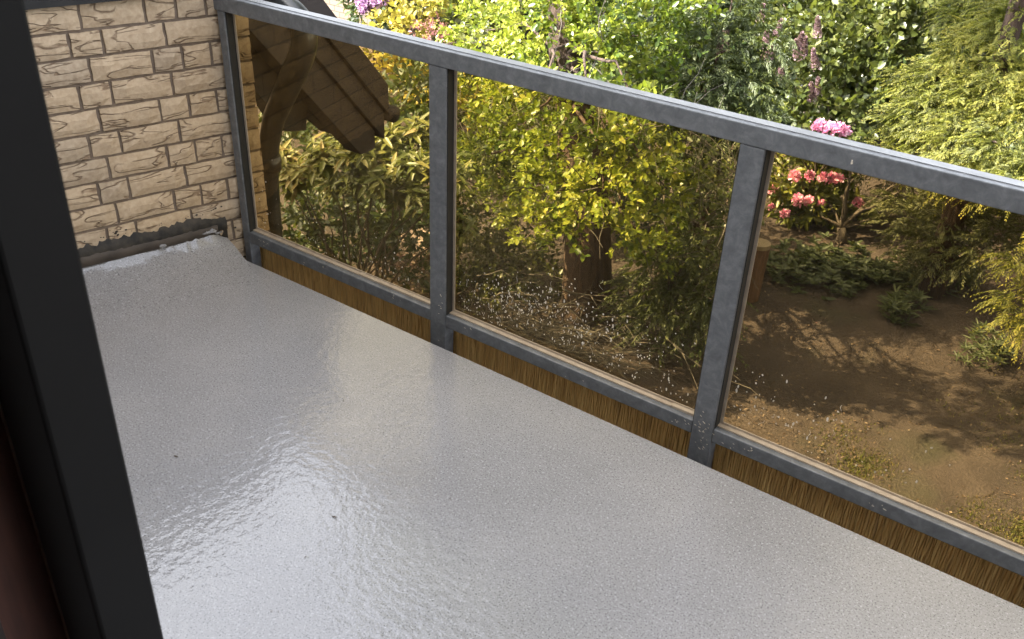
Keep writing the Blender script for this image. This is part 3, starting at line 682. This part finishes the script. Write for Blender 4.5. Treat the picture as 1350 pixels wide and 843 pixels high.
# ---- the tree in front of the middle pane
def main_tree():
    base = atz(772, 412); top = aty(748, 70, 4.9); b2 = aty(775, 300, 4.75)
    up2 = top + np.array([-.25, .1, 1.3]); up3 = up2 + np.array([.3, .1, 1.6]); up4 = up3 + np.array([.1, .1, 1.6])
    trunk = ([base + [0, 0, -.15], base + [0, 0, .18], b2, (b2 + top)/2 + [.05, 0, 0], top, up2, up3, up4], [.34, .25, .215, .20, .17, .13, .09, .04])
    lit0 = [(690,165,48,4.0),(640,205,38,4.4),(735,210,44,3.7),(800,175,48,3.8),(845,205,48,3.8),(880,250,38,4.0),(795,250,46,3.5),(725,250,44,3.6),(697,300,34,3.8),
           (838,305,32,3.7),(925,300,26,4.1),(915,225,32,4.3),(940,262,24,4.5),(868,335,30,4.2),(780,128,30,3.2),(840,145,30,3.2),(715,118,28,3.3),(890,160,28,3.3),(960,240,28,4.4),(962,300,24,4.3),(955,345,24,4.3),(978,270,24,4.0),(985,230,22,4.2),(742,322,20,3.5),(618,240,28,4.4),(665,260,34,4.2),(905,375,24,4.4),(760,285,30,3.6)]
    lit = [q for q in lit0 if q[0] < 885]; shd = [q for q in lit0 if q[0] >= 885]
    hi = [(800,15,55,4.8),(860,45,52,5.0),(790,70,34,4.4),(715,15,58,4.8),(668,95,42,4.9),(705,110,36,4.6),(640,40,50,5.4),(835,100,34,4.8),(880,130,26,5.0),(600,100,34,5.2),(900,10,40,5.4),(745,5,40,4.5),(655,140,34,4.6)]
    b_lit = [blob(q[0], q[1], q[2]*.95, q[3], sq=(1, 1, .55)) for q in lit]; b_shd = [blob(q[0], q[1], q[2]*.8, q[3]) for q in shd]; b_hi = [blob(q[0], q[1], q[2]*.9, q[3]) for q in hi]
    lv = broad_crown(b_lit, 120, .14, 8, .056, .0185, up=.9, jit=.42)
    broad_crown(b_hi, 100, .14, 7, .058, .018, up=.7, jit=.55, lv=lv)
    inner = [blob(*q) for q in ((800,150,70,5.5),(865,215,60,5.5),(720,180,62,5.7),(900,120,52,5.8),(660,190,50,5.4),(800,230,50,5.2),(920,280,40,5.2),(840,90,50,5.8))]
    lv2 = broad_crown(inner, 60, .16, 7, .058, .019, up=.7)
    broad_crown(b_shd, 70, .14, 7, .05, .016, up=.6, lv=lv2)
    upper = []
    for k in range(90):
        u = ball(1)[0]; c = np.array([-.75, 5.0, 5.6]) + u*np.array([2.5, 1.9, 3.0])*rng.uniform(.3, 1); upper.append((c, rng.uniform(.45, .75)))
    upper += [(np.array(q), .5) for q in ((-.4, 3.0, 1.2), (-1.0, 2.9, 1.3)  )]  # two unseen clumps added overhead to cast shade on the soil
    broad_crown(upper, 26, .2, 6, .105, .036, lv=lv2, six=False, keep=lambda P: ~inview(P) & (P[:, 1] > 2.4))
    o = plant('broadleaf_tree', 'sunlit yellow-green small-leaved tree with red-brown trunk behind the middle pane', 'tree', tuple(gz(base)), lv, LF_MAIN, MBK_RED, b_lit + b_hi[:8], .022, trunk=trunk,
              joint=lambda c: (b2 + (top - b2)*np.clip((c[2] - b2[2] + .1)/(top[2] - b2[2]), 0, 1)))
    tag(link('shade_toned_foliage', lv2.mesh('shade_toned_foliage', LF_MID), None, o), kind='stuff')  # darker leaf material paints the shade inside and right of the crown
    tag(fine_twigs(b_shd, 9, .5, .004).build('bare_twigs', MTWIG, o), kind='stuff')
    tag(fine_twigs(b_lit + b_hi, 5, .5, .0045).build('twigs', MTWIG, o), kind='stuff')
    # shaded skirt of leaves left of the trunk
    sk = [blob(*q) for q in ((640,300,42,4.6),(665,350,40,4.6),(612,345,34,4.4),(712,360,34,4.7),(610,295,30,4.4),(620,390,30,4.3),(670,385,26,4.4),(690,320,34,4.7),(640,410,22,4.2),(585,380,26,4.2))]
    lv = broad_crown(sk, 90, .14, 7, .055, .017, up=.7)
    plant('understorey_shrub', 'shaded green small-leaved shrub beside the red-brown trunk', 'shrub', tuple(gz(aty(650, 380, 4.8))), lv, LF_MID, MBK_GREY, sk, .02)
main_tree()

def sapling():
    base = atz(884, 478); b = [blob(*q) for q in ((870,365,36,4.5),(905,345,32,4.6),(845,390,30,4.5),(900,400,34,4.4),(930,420,24,4.4),(870,430,28,4.4),(825,425,22,4.6),(925,375,26,4.6),(915,330,26,4.4),(940,395,22,4.3),(930,445,18,4.2))]
    lv = conifer_crown(b, 85, .26, 9, .085, .0065, .35)
    broad_crown(b, 14, .14, 6, .055, .018, lv=lv)
    top = aty(872, 190, 4.5); mid = aty(880, 340, 4.4)
    o = plant('sapling', 'slender feathery green sapling with thin bare stem right of the trunk', 'sapling', tuple(gz(base)), lv, LF_YEW, MBK_GREY, b, .010, trunk=([base + [0, 0, -.1], aty(886, 420, 4.35), mid, top], [.022, .018, .014, .008]), joint=lambda c: mid*.5 + np.array(aty(886, 420, 4.35))*.5)
    mb = MB()
    for k in range(44):
        c = aty(rng.uniform(880, 965), rng.uniform(210, 440), rng.uniform(4.6, 5.2)); d = unit(np.array([rng.normal()*.6, rng.normal()*.3, rng.normal()*.9 + .3]))
        mb.tube(twig_path(c, c + d*rng.uniform(.25, .7), .08, 5), np.linspace(.005, .0015, 5), 4, cap=False)
    tag(mb.build('bare_twigs', MTWIG, o), kind='stuff')
sapling()

# ---- lance-leaved shrub behind the left pane; its largest leaves are parts of their own
def pieris():
    bl = [(400,228,26,2.7),(432,210,32,2.6),(470,205,34,2.5),(510,195,28,2.7),(488,235,34,2.45),(545,225,28,2.6),(452,250,28,2.5),(525,255,26,2.7),(380,245,18,2.65),(556,262,20,2.5),(590,230,30,2.7),(375,205,14,2.7),(605,300,22,2.8),(555,180,24,2.9)]
    b = [blob(*q) for q in bl]; base = gz(aty(470, 330, 2.9))
    lv = Leaves(); big = []
    for c, r in b:
        k = int(max(4, 60*r.mean()**2*12)) + 2
        for q in range(k):
            u = ball(1)[0]; u[2] = abs(u[2])*.9 + .05; p = c + u*r*rng.uniform(.55, 1.05); ax = unit(u*np.array([.6, .6, .4]) + [0, -.15, .75] + .25*rng.normal(size=3))
            s1 = unit(np.cross(ax, rng.normal(size=3))); s2 = np.cross(ax, s1); nl = rng.integers(6, 10); var = rng.uniform(.3, .75) + (.25 if c[0] < aty(405, 228, 2.6)[0] else 0)
            for j in range(nl):
                a = j*2.4 + rng.uniform(-.2, .2); lat = s1*math.cos(a) + s2*math.sin(a); tilt = rng.uniform(.15, .6) if j > 2 else rng.uniform(-.25, .2)
                dd = unit(lat + ax*tilt); ln = rng.uniform(.09, .155); big.append((p - ax*.012*j, dd, ax*.8 + np.array([0, 0, .4]), ln, ln*rng.uniform(.13, .17), np.clip(var + .15*rng.normal(), 0, 1)))
    big.sort(key=lambda q: dist(q[0])); rng2 = np.random.default_rng(3)
    idx = set(rng2.choice(len(big), 260, replace=False).tolist())
    rest = [q for i, q in enumerate(big) if i not in idx]
    P = np.array([q[0] for q in rest]); lv.add(P, np.array([q[1] for q in rest]), np.array([q[2] for q in rest]), np.array([q[3] for q in rest]), np.array([q[4] for q in rest]), np.array([q[5] for q in rest]), fold=.25, droop=.22)
    dk = [blob(*q) for q in ((430,285,34,3.0),(490,290,34,3.0),(545,300,28,3.0),(395,290,26,2.9),(560,340,26,3.0),(380,330,24,3.0),(430,320,28,3.3),(480,318,28,3.3),(410,350,24,3.3),(540,335,24,3.2),(455,345,24,3.4))]
    o = plant('lance_leaved_shrub', 'pale yellow-green shrub with long whorled leaves behind the left glass pane', 'shrub', tuple(base), lv, LF_PIER, MBK_GREY, b, .016)
    protos = []
    for k in range(6):
        l1 = Leaves(); l1.add(np.zeros((1, 3)), np.array([[1., 0, 0]]), np.array([[0, 0, 1.]]), 1., .15, np.array([.28 + k*.13]), fold=.25, droop=.22); protos.append(l1.mesh('leaf', LF_PIER))
    for i in sorted(idx):
        p, dd, nn, ln, wd, var = big[i]; s = unit(np.cross(dd, nn)); n2 = np.cross(s, dd)
        ob = link('leaf', protos[int(np.clip((var - .2)/.8*6, 0, 5))], None, o, (0, 0, 0))
        M = Matrix.Identity(4)
        for r_ in range(3): M[r_][0], M[r_][1], M[r_][2], M[r_][3] = dd[r_]*ln, -s[r_]*ln, n2[r_]*ln, p[r_] - base[r_]
        ob.matrix_basis = M
    lv = broad_crown(dk, 75, .16, 7, .075, .020, up=.7)
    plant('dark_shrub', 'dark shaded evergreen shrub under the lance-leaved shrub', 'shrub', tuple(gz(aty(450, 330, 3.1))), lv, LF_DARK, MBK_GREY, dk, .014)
    # taller mid-green shrub behind, filling between roof edge and post
    bb = [blob(*q) for q in ((545,140,34,3.6),(540,185,30,3.5),(470,150,40,3.9),(430,170,34,3.8),(520,110,30,4.0),(420,120,30,4.2),(560,215,30,3.4),(380,150,26,4.2),(400,190,34,3.8),(350,110,26,4.2),(500,250,50,3.6),(440,240,50,3.6),(560,270,34,3.5),(560,110,28,3.8))]
    lv = broad_crown(bb, 50, .18, 7, .09, .022, up=.6, jit=.6)
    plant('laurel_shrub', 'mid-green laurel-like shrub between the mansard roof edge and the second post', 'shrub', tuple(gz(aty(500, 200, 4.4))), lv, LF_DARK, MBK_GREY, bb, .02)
pieris()

def small_left():
    s = atz(532, 322); p = empty('paving_slab', tuple(gz(s))); tag(p, 'pinkish stone slab on the soil below the lance-leaved shrub', 'slab')
    MB().prism([(s[0]-.5, s[1]-.15), (s[0]+.45, s[1]-.3), (s[0]+.55, s[1]+.25), (s[0]-.35, s[1]+.4)], 2, GZ - .05, GZ + .07).build('slab', MSTONE, p, bevel=.01)
    c = atz(525, 372); b = [(c + [0, 0, .2], .24), (c + [-.3, .1, .22], .2), (c + [.25, .12, .18], .17)]
    lv = broad_crown(b, 110, .10, 7, .035, .010, up=.5, six=False)
    plant('heather_plant', 'low pinkish heather growing below the left pane', 'plant', tuple(gz(c)), lv, m_leaf('leaf_heather', [(0, (.06, .03, .03)), (.5, (.17, .10, .10)), (1, (.30, .20, .20))], .6, .25), MBK_GREY, b, .006)
    for q, (px, py) in enumerate(((600, 312), (655, 318))):
        pass
    # thin leaning stems in front of the slab
    for k, (a, b_) in enumerate((((500, 352), (492, 250)), ((515, 350), (525, 255)), ((488, 350), (470, 262)))):
        A = atz(*a); B = aty(*b_, A[1] - .1)
        o = empty('bare_sapling', tuple(gz(A))); tag(o, ('thin bare sapling leaning left, before the pinkish slab', 'thin bare sapling leaning right, before the pinkish slab', 'thin bare sapling leaning furthest towards the downpipe, near the pinkish slab')[k], 'sapling', 'bare saplings by the slab'); MB().tube(twig_path(A + [0, 0, -.05], B, .04, 7), np.linspace(.018, .007, 7), 6).build('stem', MTWIGD, o, smooth=True)
small_left()

# ---- upper left: golden, crimson and lilac shrubs far down the garden
def far_left():
    b = [blob(*q) for q in ((545,22,26,8.4),(525,50,22,8.0),(560,-8,26,8.8),(500,38,14,8.4),(530,95,24,7.6),(505,78,16,7.6),(552,105,20,7.4),(585,120,26,7.2),(610,145,24,7.0))]
    lv = broad_crown(b, 34, .2, 8, .10, .036, up=.7)
    plant('golden_shrub', 'bright golden-yellow shrub beside the crimson-leaved shrub', 'shrub', tuple(gz(aty(540, 60, 8.2))), lv, LF_GOLD, MBK_GREY, b, .02)
    b = [blob(*q) for q in ((570,38,15,7.6),(560,52,11,7.5),(580,50,11,7.4))]
    lv = broad_crown(b, 90, .14, 8, .055, .014, up=.5, six=False)
    plant('crimson_shrub', 'small crimson-leaved shrub just above the top rail', 'shrub', tuple(gz(aty(570, 60, 7.5))), lv, LF_RED, MBK_GREY, b, .012)
    b = [blob(*q) for q in ((490,18,22,8.9),(515,10,16,9.2),(470,-14,20,9.0),(505,-12,20,9.0))]
    lv = broad_crown(b, 30, .18, 8, .13, .032, up=.7)
    o = plant('lilac_rhododendron', 'rhododendron with lilac flowers in front of the brick house', 'shrub', tuple(gz(aty(490, 30, 8.9))), lv, LF_DARK, MBK_GREY, b, .02)
    for (px, py) in ((478, 2), (484, 9), (497, 2), (481, 14), (507, -2), (492, -8), (470, -5)): truss(o, aty(px, py, 8.6), .11, PT_LILAC, np.array([0, -.4, .9]))
    b = [blob(*q) for q in ((600,15,34,9.5),(640,-5,36,10),(610,45,26,9.0),(580,-15,30,9.6),(570,75,20,8.6),(620,80,30,8.4),(680,-20,40,10))]
    lv = broad_crown(b, 40, .2, 7, .10, .034, up=.6, jit=.7)
    plant('holly_shrub', 'glossy dark green holly-like shrub behind the crimson shrub', 'shrub', tuple(gz(aty(610, 50, 9.3))), lv, LF_MID, MBK_GREY, b, .025)
def truss(parent, c, r, mat, ax):
    """a rounded head of trumpet flowers"""
    l = Leaves(); ax = unit(ax); n = 46
    u = unit(ball(n) + ax*.75); P = c + u*r*.45
    for k in range(3):
        l.add(P + .12*r*rng.normal(size=(n, 3)), unit(u + .8*ball(n)), u + .2*ball(n), r*rng.uniform(.45, .75, n), r*.22, np.clip(rng.normal(.5, .25, n), 0, 1), fold=.3, droop=-.1)
    ob = link('flower_head', l.mesh('flower_head', mat), None, parent); return ob
far_left()

# ---- feathery conifer, lilac bush, golden cypresses above the rail
def upper_right():
    b = [blob(*q) for q in ((960,60,46,5.6),(930,110,44,5.4),(985,120,42,5.5),(900,150,36,5.3),(1000,170,34,5.4),(950,165,38,5.2),(915,40,36,5.8),(1010,60,30,5.7),(885,90,34,5.6),(965,0,40,5.8),(960,205,30,5.3))]
    lv = conifer_crown(b, 105, .24, 10, .062, .0058, .3, .7)
    broad_crown(b, 8, .12, 6, .06, .02, lv=lv)
    plant('feathery_conifer', 'feathery grey-green conifer right of the yellow-green tree', 'tree', tuple(gz(aty(950, 150, 5.6))), lv, LF_YEW, MBK_RED, b, .03, trunk=([gz(aty(950, 150, 5.6), -.1), gz(aty(950, 150, 5.6), 1.2), aty(955, 40, 5.7)], [.12, .10, .05]), joint=lambda c: gz(aty(950, 150, 5.6), 1.3))
    bl = ((1050,40,40,8.6),(1090,80,42,8.4),(1130,40,44,8.8),(1040,110,30,8.2),(1080,140,34,8.0),(1130,110,38,8.4),(1170,70,40,8.8),(1100,0,44,9.2),(1030,0,40,9.0),(1045,165,26,7.8),(1110,165,24,8.0),(1180,15,44,9.2),(1030,60,24,8.2),(1160,130,30,8.6),(1230,20,40,9.6),(1220,-20,50,9.6))
    b = [blob(*q) for q in bl]; lv = broad_crown(b, 46, .2, 7, .085, .031, up=.55, jit=.75)
    o = plant('lilac_bush', 'tall mixed green lilac bush with faded mauve flower spikes', 'shrub', tuple(gz(aty(1100, 170, 8.6))), lv, LF_MID, MBK_GREY, b, .022)
    for (px, py) in ((1004, 18), (1026, 38), (1010, 50), (1018, 70), (1054, 55), (1060, 62), (1078, 36), (1030, 92), (1078, 115), (1070, 122), (1050, 66), (1074, 78), (1016, 66)):
        c = aty(px, py, 7.75); l = Leaves(); n = 220; f = rng.uniform(0, 1, n); ax = unit(np.array([rng.normal()*.3, -.2, .9])); u = ball(n)
        l.add(c + ax*(f[:, None] - .5)*.2 + u*(.036*(1.1 - f[:, None])), unit(u + ax), u, .03, .014, np.clip(rng.normal(.5, .25, n), 0, 1), six=False)
        tag(link('flower_spike', l.mesh('flower_spike', PT_MAUVE), None, o), kind='stuff')
    # golden cypress filling the upper right
    bl = ((1210,112,28,7.4),(1250,100,34,7.2),(1230,150,36,6.9),(1290,140,38,6.9),(1190,160,26,7.1),(1270,190,36,6.6),(1320,190,36,6.4),(1220,195,28,6.8),(1330,110,40,7.0),(1290,70,40,7.4),(1340,230,30,6.2),(1180,200,22,7.0),(1300,235,28,6.5),(1340,40,44,7.4),(1290,15,40,7.8),(1370,150,44,6.8),(1245,230,24,6.8))
    b = [blob(*q) for q in bl]; lv = conifer_crown(b, 210, .19, 10, .046, .0048, .35, .55); c0 = aty(1290, 180, 7.3)
    hi = [(c0 + [rng.normal()*.4, rng.normal()*.4, rng.uniform(1.8, 3.2)], .5) for k in range(5)]
    conifer_crown(hi, 26, .34, 8, .13, .013, .5, .5, lv=lv, keep=lambda P: ~inview(P))
    plant('golden_cypress', 'golden-green feathery cypress above the right end of the top rail', 'tree', tuple(gz(c0)), lv, LF_CYP, MBK_RED, b, .025, trunk=([gz(c0, -.1), gz(c0, 1.3), c0 + [0, 0, 1.4], c0 + [.05, 0, 3.2]], [.14, .11, .08, .03]), joint=lambda c: gz(c0, 1.5))
    # nearer golden cypress at the right edge, only its branch tips in view
    bl = ((1340,392,16,4.9),(1330,415,13,4.8),(1346,355,16,5.1),(1350,425,16,4.8),(1338,335,11,5.2),(1400,400,34,5.2),(1420,330,36,5.4),(1430,460,34,5.1))
    b = [blob(*q) for q in bl]; lv = conifer_crown(b, 200, .22, 11, .05, .0042, .6, .4); c1 = gz(aty(1480, 430, 5.6))
    hi = [(c1 + [rng.normal()*.35, rng.normal()*.35, z], .75 - z*.13) for z in np.linspace(.5, 3.4, 9)]
    conifer_crown(hi, 40, .30, 8, .11, .010, .5, .5, lv=lv, keep=lambda P: ~inview(P, 60))
    plant('golden_cypress', 'golden cypress with drooping branch tips over the soil at the right pane', 'tree', tuple(c1), lv, LF_CYP, MBK_RED, b, .016, trunk=([c1 - [0, 0, .1], c1 + [0, 0, 1.6], c1 + [0, 0, 3.6]], [.11, .08, .03]), joint=lambda c: c1 + [0, 0, 1.0])
upper_right()

# ---- behind the right pane: pink rhododendron, bare shrub, juniper, low plants, log, grass
def lower_right():
    bl = ((1040,250,26,8.2),(1075,255,28,8.3),(1095,225,24,8.6),(1030,275,18,8.0),(1060,225,24,8.6),(1110,265,18,8.5),(1130,282,16,8.6),(1085,285,20,8.4),(1100,205,22,9.0))
    b = [blob(*q) for q in bl]; lv = broad_crown(b, 40, .16, 9, .13, .026, up=.6, droop=.25); base = gz(aty(1075, 290, 8.4))
    o = plant('pink_rhododendron', 'rhododendron with bright pink flower heads behind the right pane', 'shrub', tuple(base), lv, LF_RHO, MBK_GREY, b, .02)
    for (px, py, y, r) in ((1048,233,7.9,.115),(1068,233,8.0,.10),(1086,236,8.0,.11),(1096,236,8.1,.11),(1105,238,8.1,.11),(1053,265,7.8,.115),(1066,266,7.9,.10),(1083,268,8.0,.07),(1035,283,7.7,.09),(1019,250,7.9,.09),(1008,256,7.9,.08),(1131,268,8.2,.10),(1137,272,8.2,.07),(1017,274,7.8,.07),
                           (1082,172,8.6,.10),(1094,177,8.6,.12),(1106,179,8.6,.12),(1113,180,8.6,.10),(1075,176,8.6,.08)):
        truss(o, aty(px, py - (6 if py < 200 else 0), y - (1.7 if py < 200 else 0)), r*.66, PT_PINK, np.array([0, -.35, .9]))
    # small bare-stemmed tree in front of it
    A = atz(1109, 318); o = empty('bare_shrub_tree', tuple(gz(A))); tag(o, 'small many-stemmed bare tree standing before the pink rhododendron', 'tree')
    fk = aty(1109, 300, A[1])
    MB().tube([A + [0, 0, -.1], A + [0, 0, .06], fk], [.075, .058, .05], 10).build('trunk', MBK_GREY, o, smooth=True)
    for (px, py, dy, r) in ((1118,235,0,.035),(1122,205,.1,.03),(1190,250,.2,.03),(1172,285,.2,.018),(1082,285,-.1,.022),(1088,262,.1,.016),(1150,298,.1,.016),(1215,225,.3,.018)):
        B = aty(px, py, A[1] + dy); MB().tube(twig_path(fk, B, .05, 7), np.linspace(r, r*.35, 7), 7).build('branch', MBK_GREY, o, smooth=True)
    bb = [blob(1150,225,30,8.6),blob(1185,235,26,8.8),blob(1120,215,20,8.6)]
    tag(link('crown', conifer_crown(bb, 30, .22, 8, .07, .007, .5).mesh('crown', LF_JUN), None, o), kind='stuff')
    # spreading juniper
    bl = ((1215,300,36,7.6),(1260,310,38,7.3),(1300,320,34,7.1),(1190,275,28,8.0),(1240,275,32,7.8),(1290,285,34,7.5),(1230,335,26,7.2),(1330,300,30,7.2),(1270,345,20,7.0),(1200,320,22,7.4))
    b = [blob(*q) for q in bl]; lv = conifer_crown(b, 75, .24, 9, .065, .0060, .25, .8)
    plant('spreading_juniper', 'olive-grey spreading juniper at the far side of the bare soil', 'shrub', tuple(gz(aty(1255, 320, 7.5))), lv, LF_JUN, MBK_GREY, b, .016)
    # low plants
    def low(name, label, spots, ln, wd, n, mat):
        lv = Leaves(); cc = []
        for (px, py, r) in spots:
            c = atz(px, py); cc.append(c)
            for q in range(n):
                th = rng.uniform(0, 6.28); rr = r*math.sqrt(rng.random()); p = c + np.array([math.cos(th)*rr, math.sin(th)*rr, rng.uniform(.0, .22)])
                k = 6; a = rng.uniform(0, 6.28) + np.arange(k)*2.4; dd = np.stack([np.cos(a), np.sin(a), rng.uniform(.2, .9, k)], 1)
                lv.add(np.repeat(p[None], k, 0), dd, np.tile([0, 0, 1.], (k, 1)) + .3*rng.normal(size=(k, 3)), ln*rng.uniform(.6, 1.2, k), wd, np.clip(rng.normal(.5, .22, k), 0, 1), droop=.25)
        base = gz(np.mean(cc, 0)); o = empty(name, tuple(base)); tag(o, label, 'plant'); tag(link('foliage', lv.mesh('foliage', mat), None, o), kind='stuff')
        return o
    low('low_shrub', 'low dark leafy shrub on the soil in front of the bare tree', ((1060,355,.45),(1095,350,.45),(1035,365,.3),(1120,360,.4),(1080,378,.35),(1130,375,.25)), .10, .020, 42, LF_LOW)
    low('strap_leaved_plant', 'low strap-leaved plant on the bare soil beside the juniper', ((1195,372,.3),(1225,378,.32),(1250,372,.2)), .17, .014, 40, LF_LOW)
    low('weed_tuft', 'small dark weed tuft alone on the bare brown soil', ((1192,410,.2),(1180,425,.14)), .13, .014, 22, LF_LOW)
    low('seedling_tuft', 'faint feathery green tuft on the soil below the golden branch tips', ((1290,478,.22),(1300,465,.2)), .10, .008, 34, LF_LOW)
    # cut log standing upright
    A = atz(986, 392); T = aty(991, 318, A[1]); o = empty('log_post', tuple(gz(A))); tag(o, 'upright sawn log with pale top beside the third post', 'log')
    r = 12.5*dist(A)/FPX; h = T[2] - GZ
    prof = [(-.1, 1.05), (.05, 1.04), (h*.5, .98), (h - .015, 1.0)]
    V = []; n = 18
    for z, k in prof:
        for j in range(n):
            th = 2*math.pi*j/n; rr = r*k*(1 + .05*math.sin(3*th + 1) + .03*math.sin(7*th)); V.append((A[0] + math.cos(th)*rr + (z/h)*.02, A[1] + math.sin(th)*rr, GZ + z))
    F = [(i*n+j, i*n+(j+1) % n, (i+1)*n+(j+1) % n, (i+1)*n+j) for i in range(3) for j in range(n)]
    MB().add(V, F).build('bark', MLOG, o, smooth=True)
    MB().tube([(A[0] + .02, A[1], GZ + h - .03), (A[0] + .02, A[1], GZ + h + .012)], [r*1.06, r*1.04], 18).build('sawn_top', MLOGT, o)
    # grass patches in the sun
    lv = Leaves(); n = 34000
    ctr = [(atz(1290, 660), .55), (atz(1240, 640), .4), (atz(1150, 590), .3), (atz(1200, 645), .35), (atz(1320, 600), .5), (atz(1160, 625), .3), (atz(1330, 690), .4)]
    pk = rng.integers(0, len(ctr), n); P = np.array([ctr[k][0] + [rng.normal()*ctr[k][1]*.5, rng.normal()*ctr[k][1]*.5, 0] for k in pk]); P[:, 2] = GZ - .01
    lv.add(P, unit(rng.normal(size=(n, 3))*[.7, .7, .2] + [0, 0, .6]), rng.normal(size=(n, 3)), rng.uniform(.02, .06, n), .0036, np.clip(rng.normal(.5, .25, n), 0, 1), six=False, droop=.3)
    tag(link('grass', lv.mesh('grass', LF_GRASS)), 'sparse yellow-green grass on the soil below the right pane', 'grass', kind='stuff')
lower_right()

# ---- heap of dead branches below the middle pane
def brush():
    o = empty('brush_pile', tuple(gz(atz(690, 440)))); tag(o, 'heap of pale dead branches on the soil below the middle pane', 'branches')
    for k in range(85):
        a = atz(rng.uniform(560, 790), rng.uniform(395, 505)); a = a + [0, 0, rng.uniform(.0, .35)*(1 if rng.random() < .7 else .2)]
        th = rng.normal(-.15, .55); ln = rng.uniform(.5, 1.5); d = np.array([math.cos(th), math.sin(th), rng.normal()*.10])*ln
        p = [a + d*t + np.array([0, 0, 1])*(.10*math.sin(t*3) + rng.normal()*.02) + np.array([-d[1], d[0], 0])*.25*math.sin(t*2.2 + k)*rng.uniform(.2, .7) for t in np.linspace(0, 1, 7)]
        for q in p: q[2] = max(q[2], GZ + .02)
        mb = MB().tube(p, np.linspace(rng.uniform(.005, .011), .002, 7), 5, cap=False)
        for s in range(rng.integers(2, 5)):
            i = rng.integers(1, 6); mb.tube(twig_path(p[i], p[i] + d*.25*rng.uniform(.4, 1) + rng.normal(size=3)*.14, .1, 4), [.004, .003, .0025, .0015], 4, cap=False)
        mb.build('dead_branch', MTWIG, o)
brush()

def thicket():
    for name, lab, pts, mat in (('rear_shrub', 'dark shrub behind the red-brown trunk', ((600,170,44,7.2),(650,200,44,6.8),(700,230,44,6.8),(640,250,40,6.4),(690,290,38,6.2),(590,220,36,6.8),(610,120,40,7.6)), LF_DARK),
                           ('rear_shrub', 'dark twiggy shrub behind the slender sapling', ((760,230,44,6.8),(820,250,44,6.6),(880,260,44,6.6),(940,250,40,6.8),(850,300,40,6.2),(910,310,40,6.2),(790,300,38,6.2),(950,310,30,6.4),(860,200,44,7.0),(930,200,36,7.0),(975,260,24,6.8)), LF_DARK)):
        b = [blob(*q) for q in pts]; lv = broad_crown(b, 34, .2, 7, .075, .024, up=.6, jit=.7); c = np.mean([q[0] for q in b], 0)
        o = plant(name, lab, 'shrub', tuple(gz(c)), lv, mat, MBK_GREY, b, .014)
        tag(fine_twigs(b, 6, .5, .005).build('twigs', MTWIGD, o), kind='stuff')
thicket()

# ---- litter on the soil
def litter():
    lv = Leaves(); n = 9000
    P = np.array([atz(rng.uniform(380, 1350), rng.uniform(300, 720)) for _ in range(n)]); P[:, 2] = GZ + rng.uniform(.012, .045, n)
    lv.add(P, unit(rng.normal(size=(n, 3))*[1, 1, .2]), np.tile([0, 0, 1.], (n, 1)) + .45*rng.normal(size=(n, 3)), rng.uniform(.010, .04, n), rng.uniform(.003, .010, n), np.clip(rng.normal(.42, .25, n), 0, 1), six=False)
    tag(link('leaf_litter', lv.mesh('leaf_litter', LF_DEAD)), 'scattered dry leaves on the garden soil', 'leaf litter', kind='stuff')
    mb = MB()
    for k in range(200):
        a = atz(rng.uniform(560, 1350), rng.uniform(330, 720)) + [0, 0, .025]; th = rng.uniform(0, 6.28); ln = rng.uniform(.05, .18)
        mb.tube([a, a + np.array([math.cos(th), math.sin(th), .02])*ln*.5 + [rng.normal()*.01, 0, .01], a + np.array([math.cos(th + .2), math.sin(th + .2), 0])*ln], [.003, .0025, .0015], 4, cap=False)
    tag(mb.build('fallen_twigs', MTWIGD), 'fallen twigs strewn over the bare soil', 'twigs', kind='stuff')
litter()

# ---- dense evergreens closing the garden behind
def backdrop():
    spec = [(-14, 15, 3.2, 'broad dark evergreen beyond the neighbouring house'), (-9.5, 15.5, 3.4, 'dark evergreen behind the golden and crimson shrubs'), (-5.6, 13.5, 3.2, 'dark evergreen far behind the yellow-green tree'), (-2.6, 12.2, 2.8, 'dark evergreen behind the feathery conifer'), (.2, 12.5, 2.8, 'dark evergreen behind the lilac bush'), (3.0, 11.5, 2.8, 'dark evergreen behind the golden cypress'), (6.2, 10, 2.8, 'dark evergreen beyond the right end of the railing')]
    for x, y, r, lab in spec:
        c = np.array([x, y, GZ + 2.2]); b = [(c + ball(1)[0]*np.array([r*.75, r*.6, 2.0]), rng.uniform(.7, 1.2)) for k in range(16)]
        lv = broad_crown(b, 9, .3, 7, .22, .075, up=.5, jit=.7, six=False)
        plant('evergreen_tree', lab, 'tree', (x, y, GZ), lv, LF_DARK, MBK_GREY, b, .05, nst=4, trunk=([(x, y, GZ - .1), (x, y, GZ + 2.4), (x + .1, y, GZ + 4)], [.2, .15, .05]), joint=lambda c_: (x, y, GZ + 1.8))
backdrop()
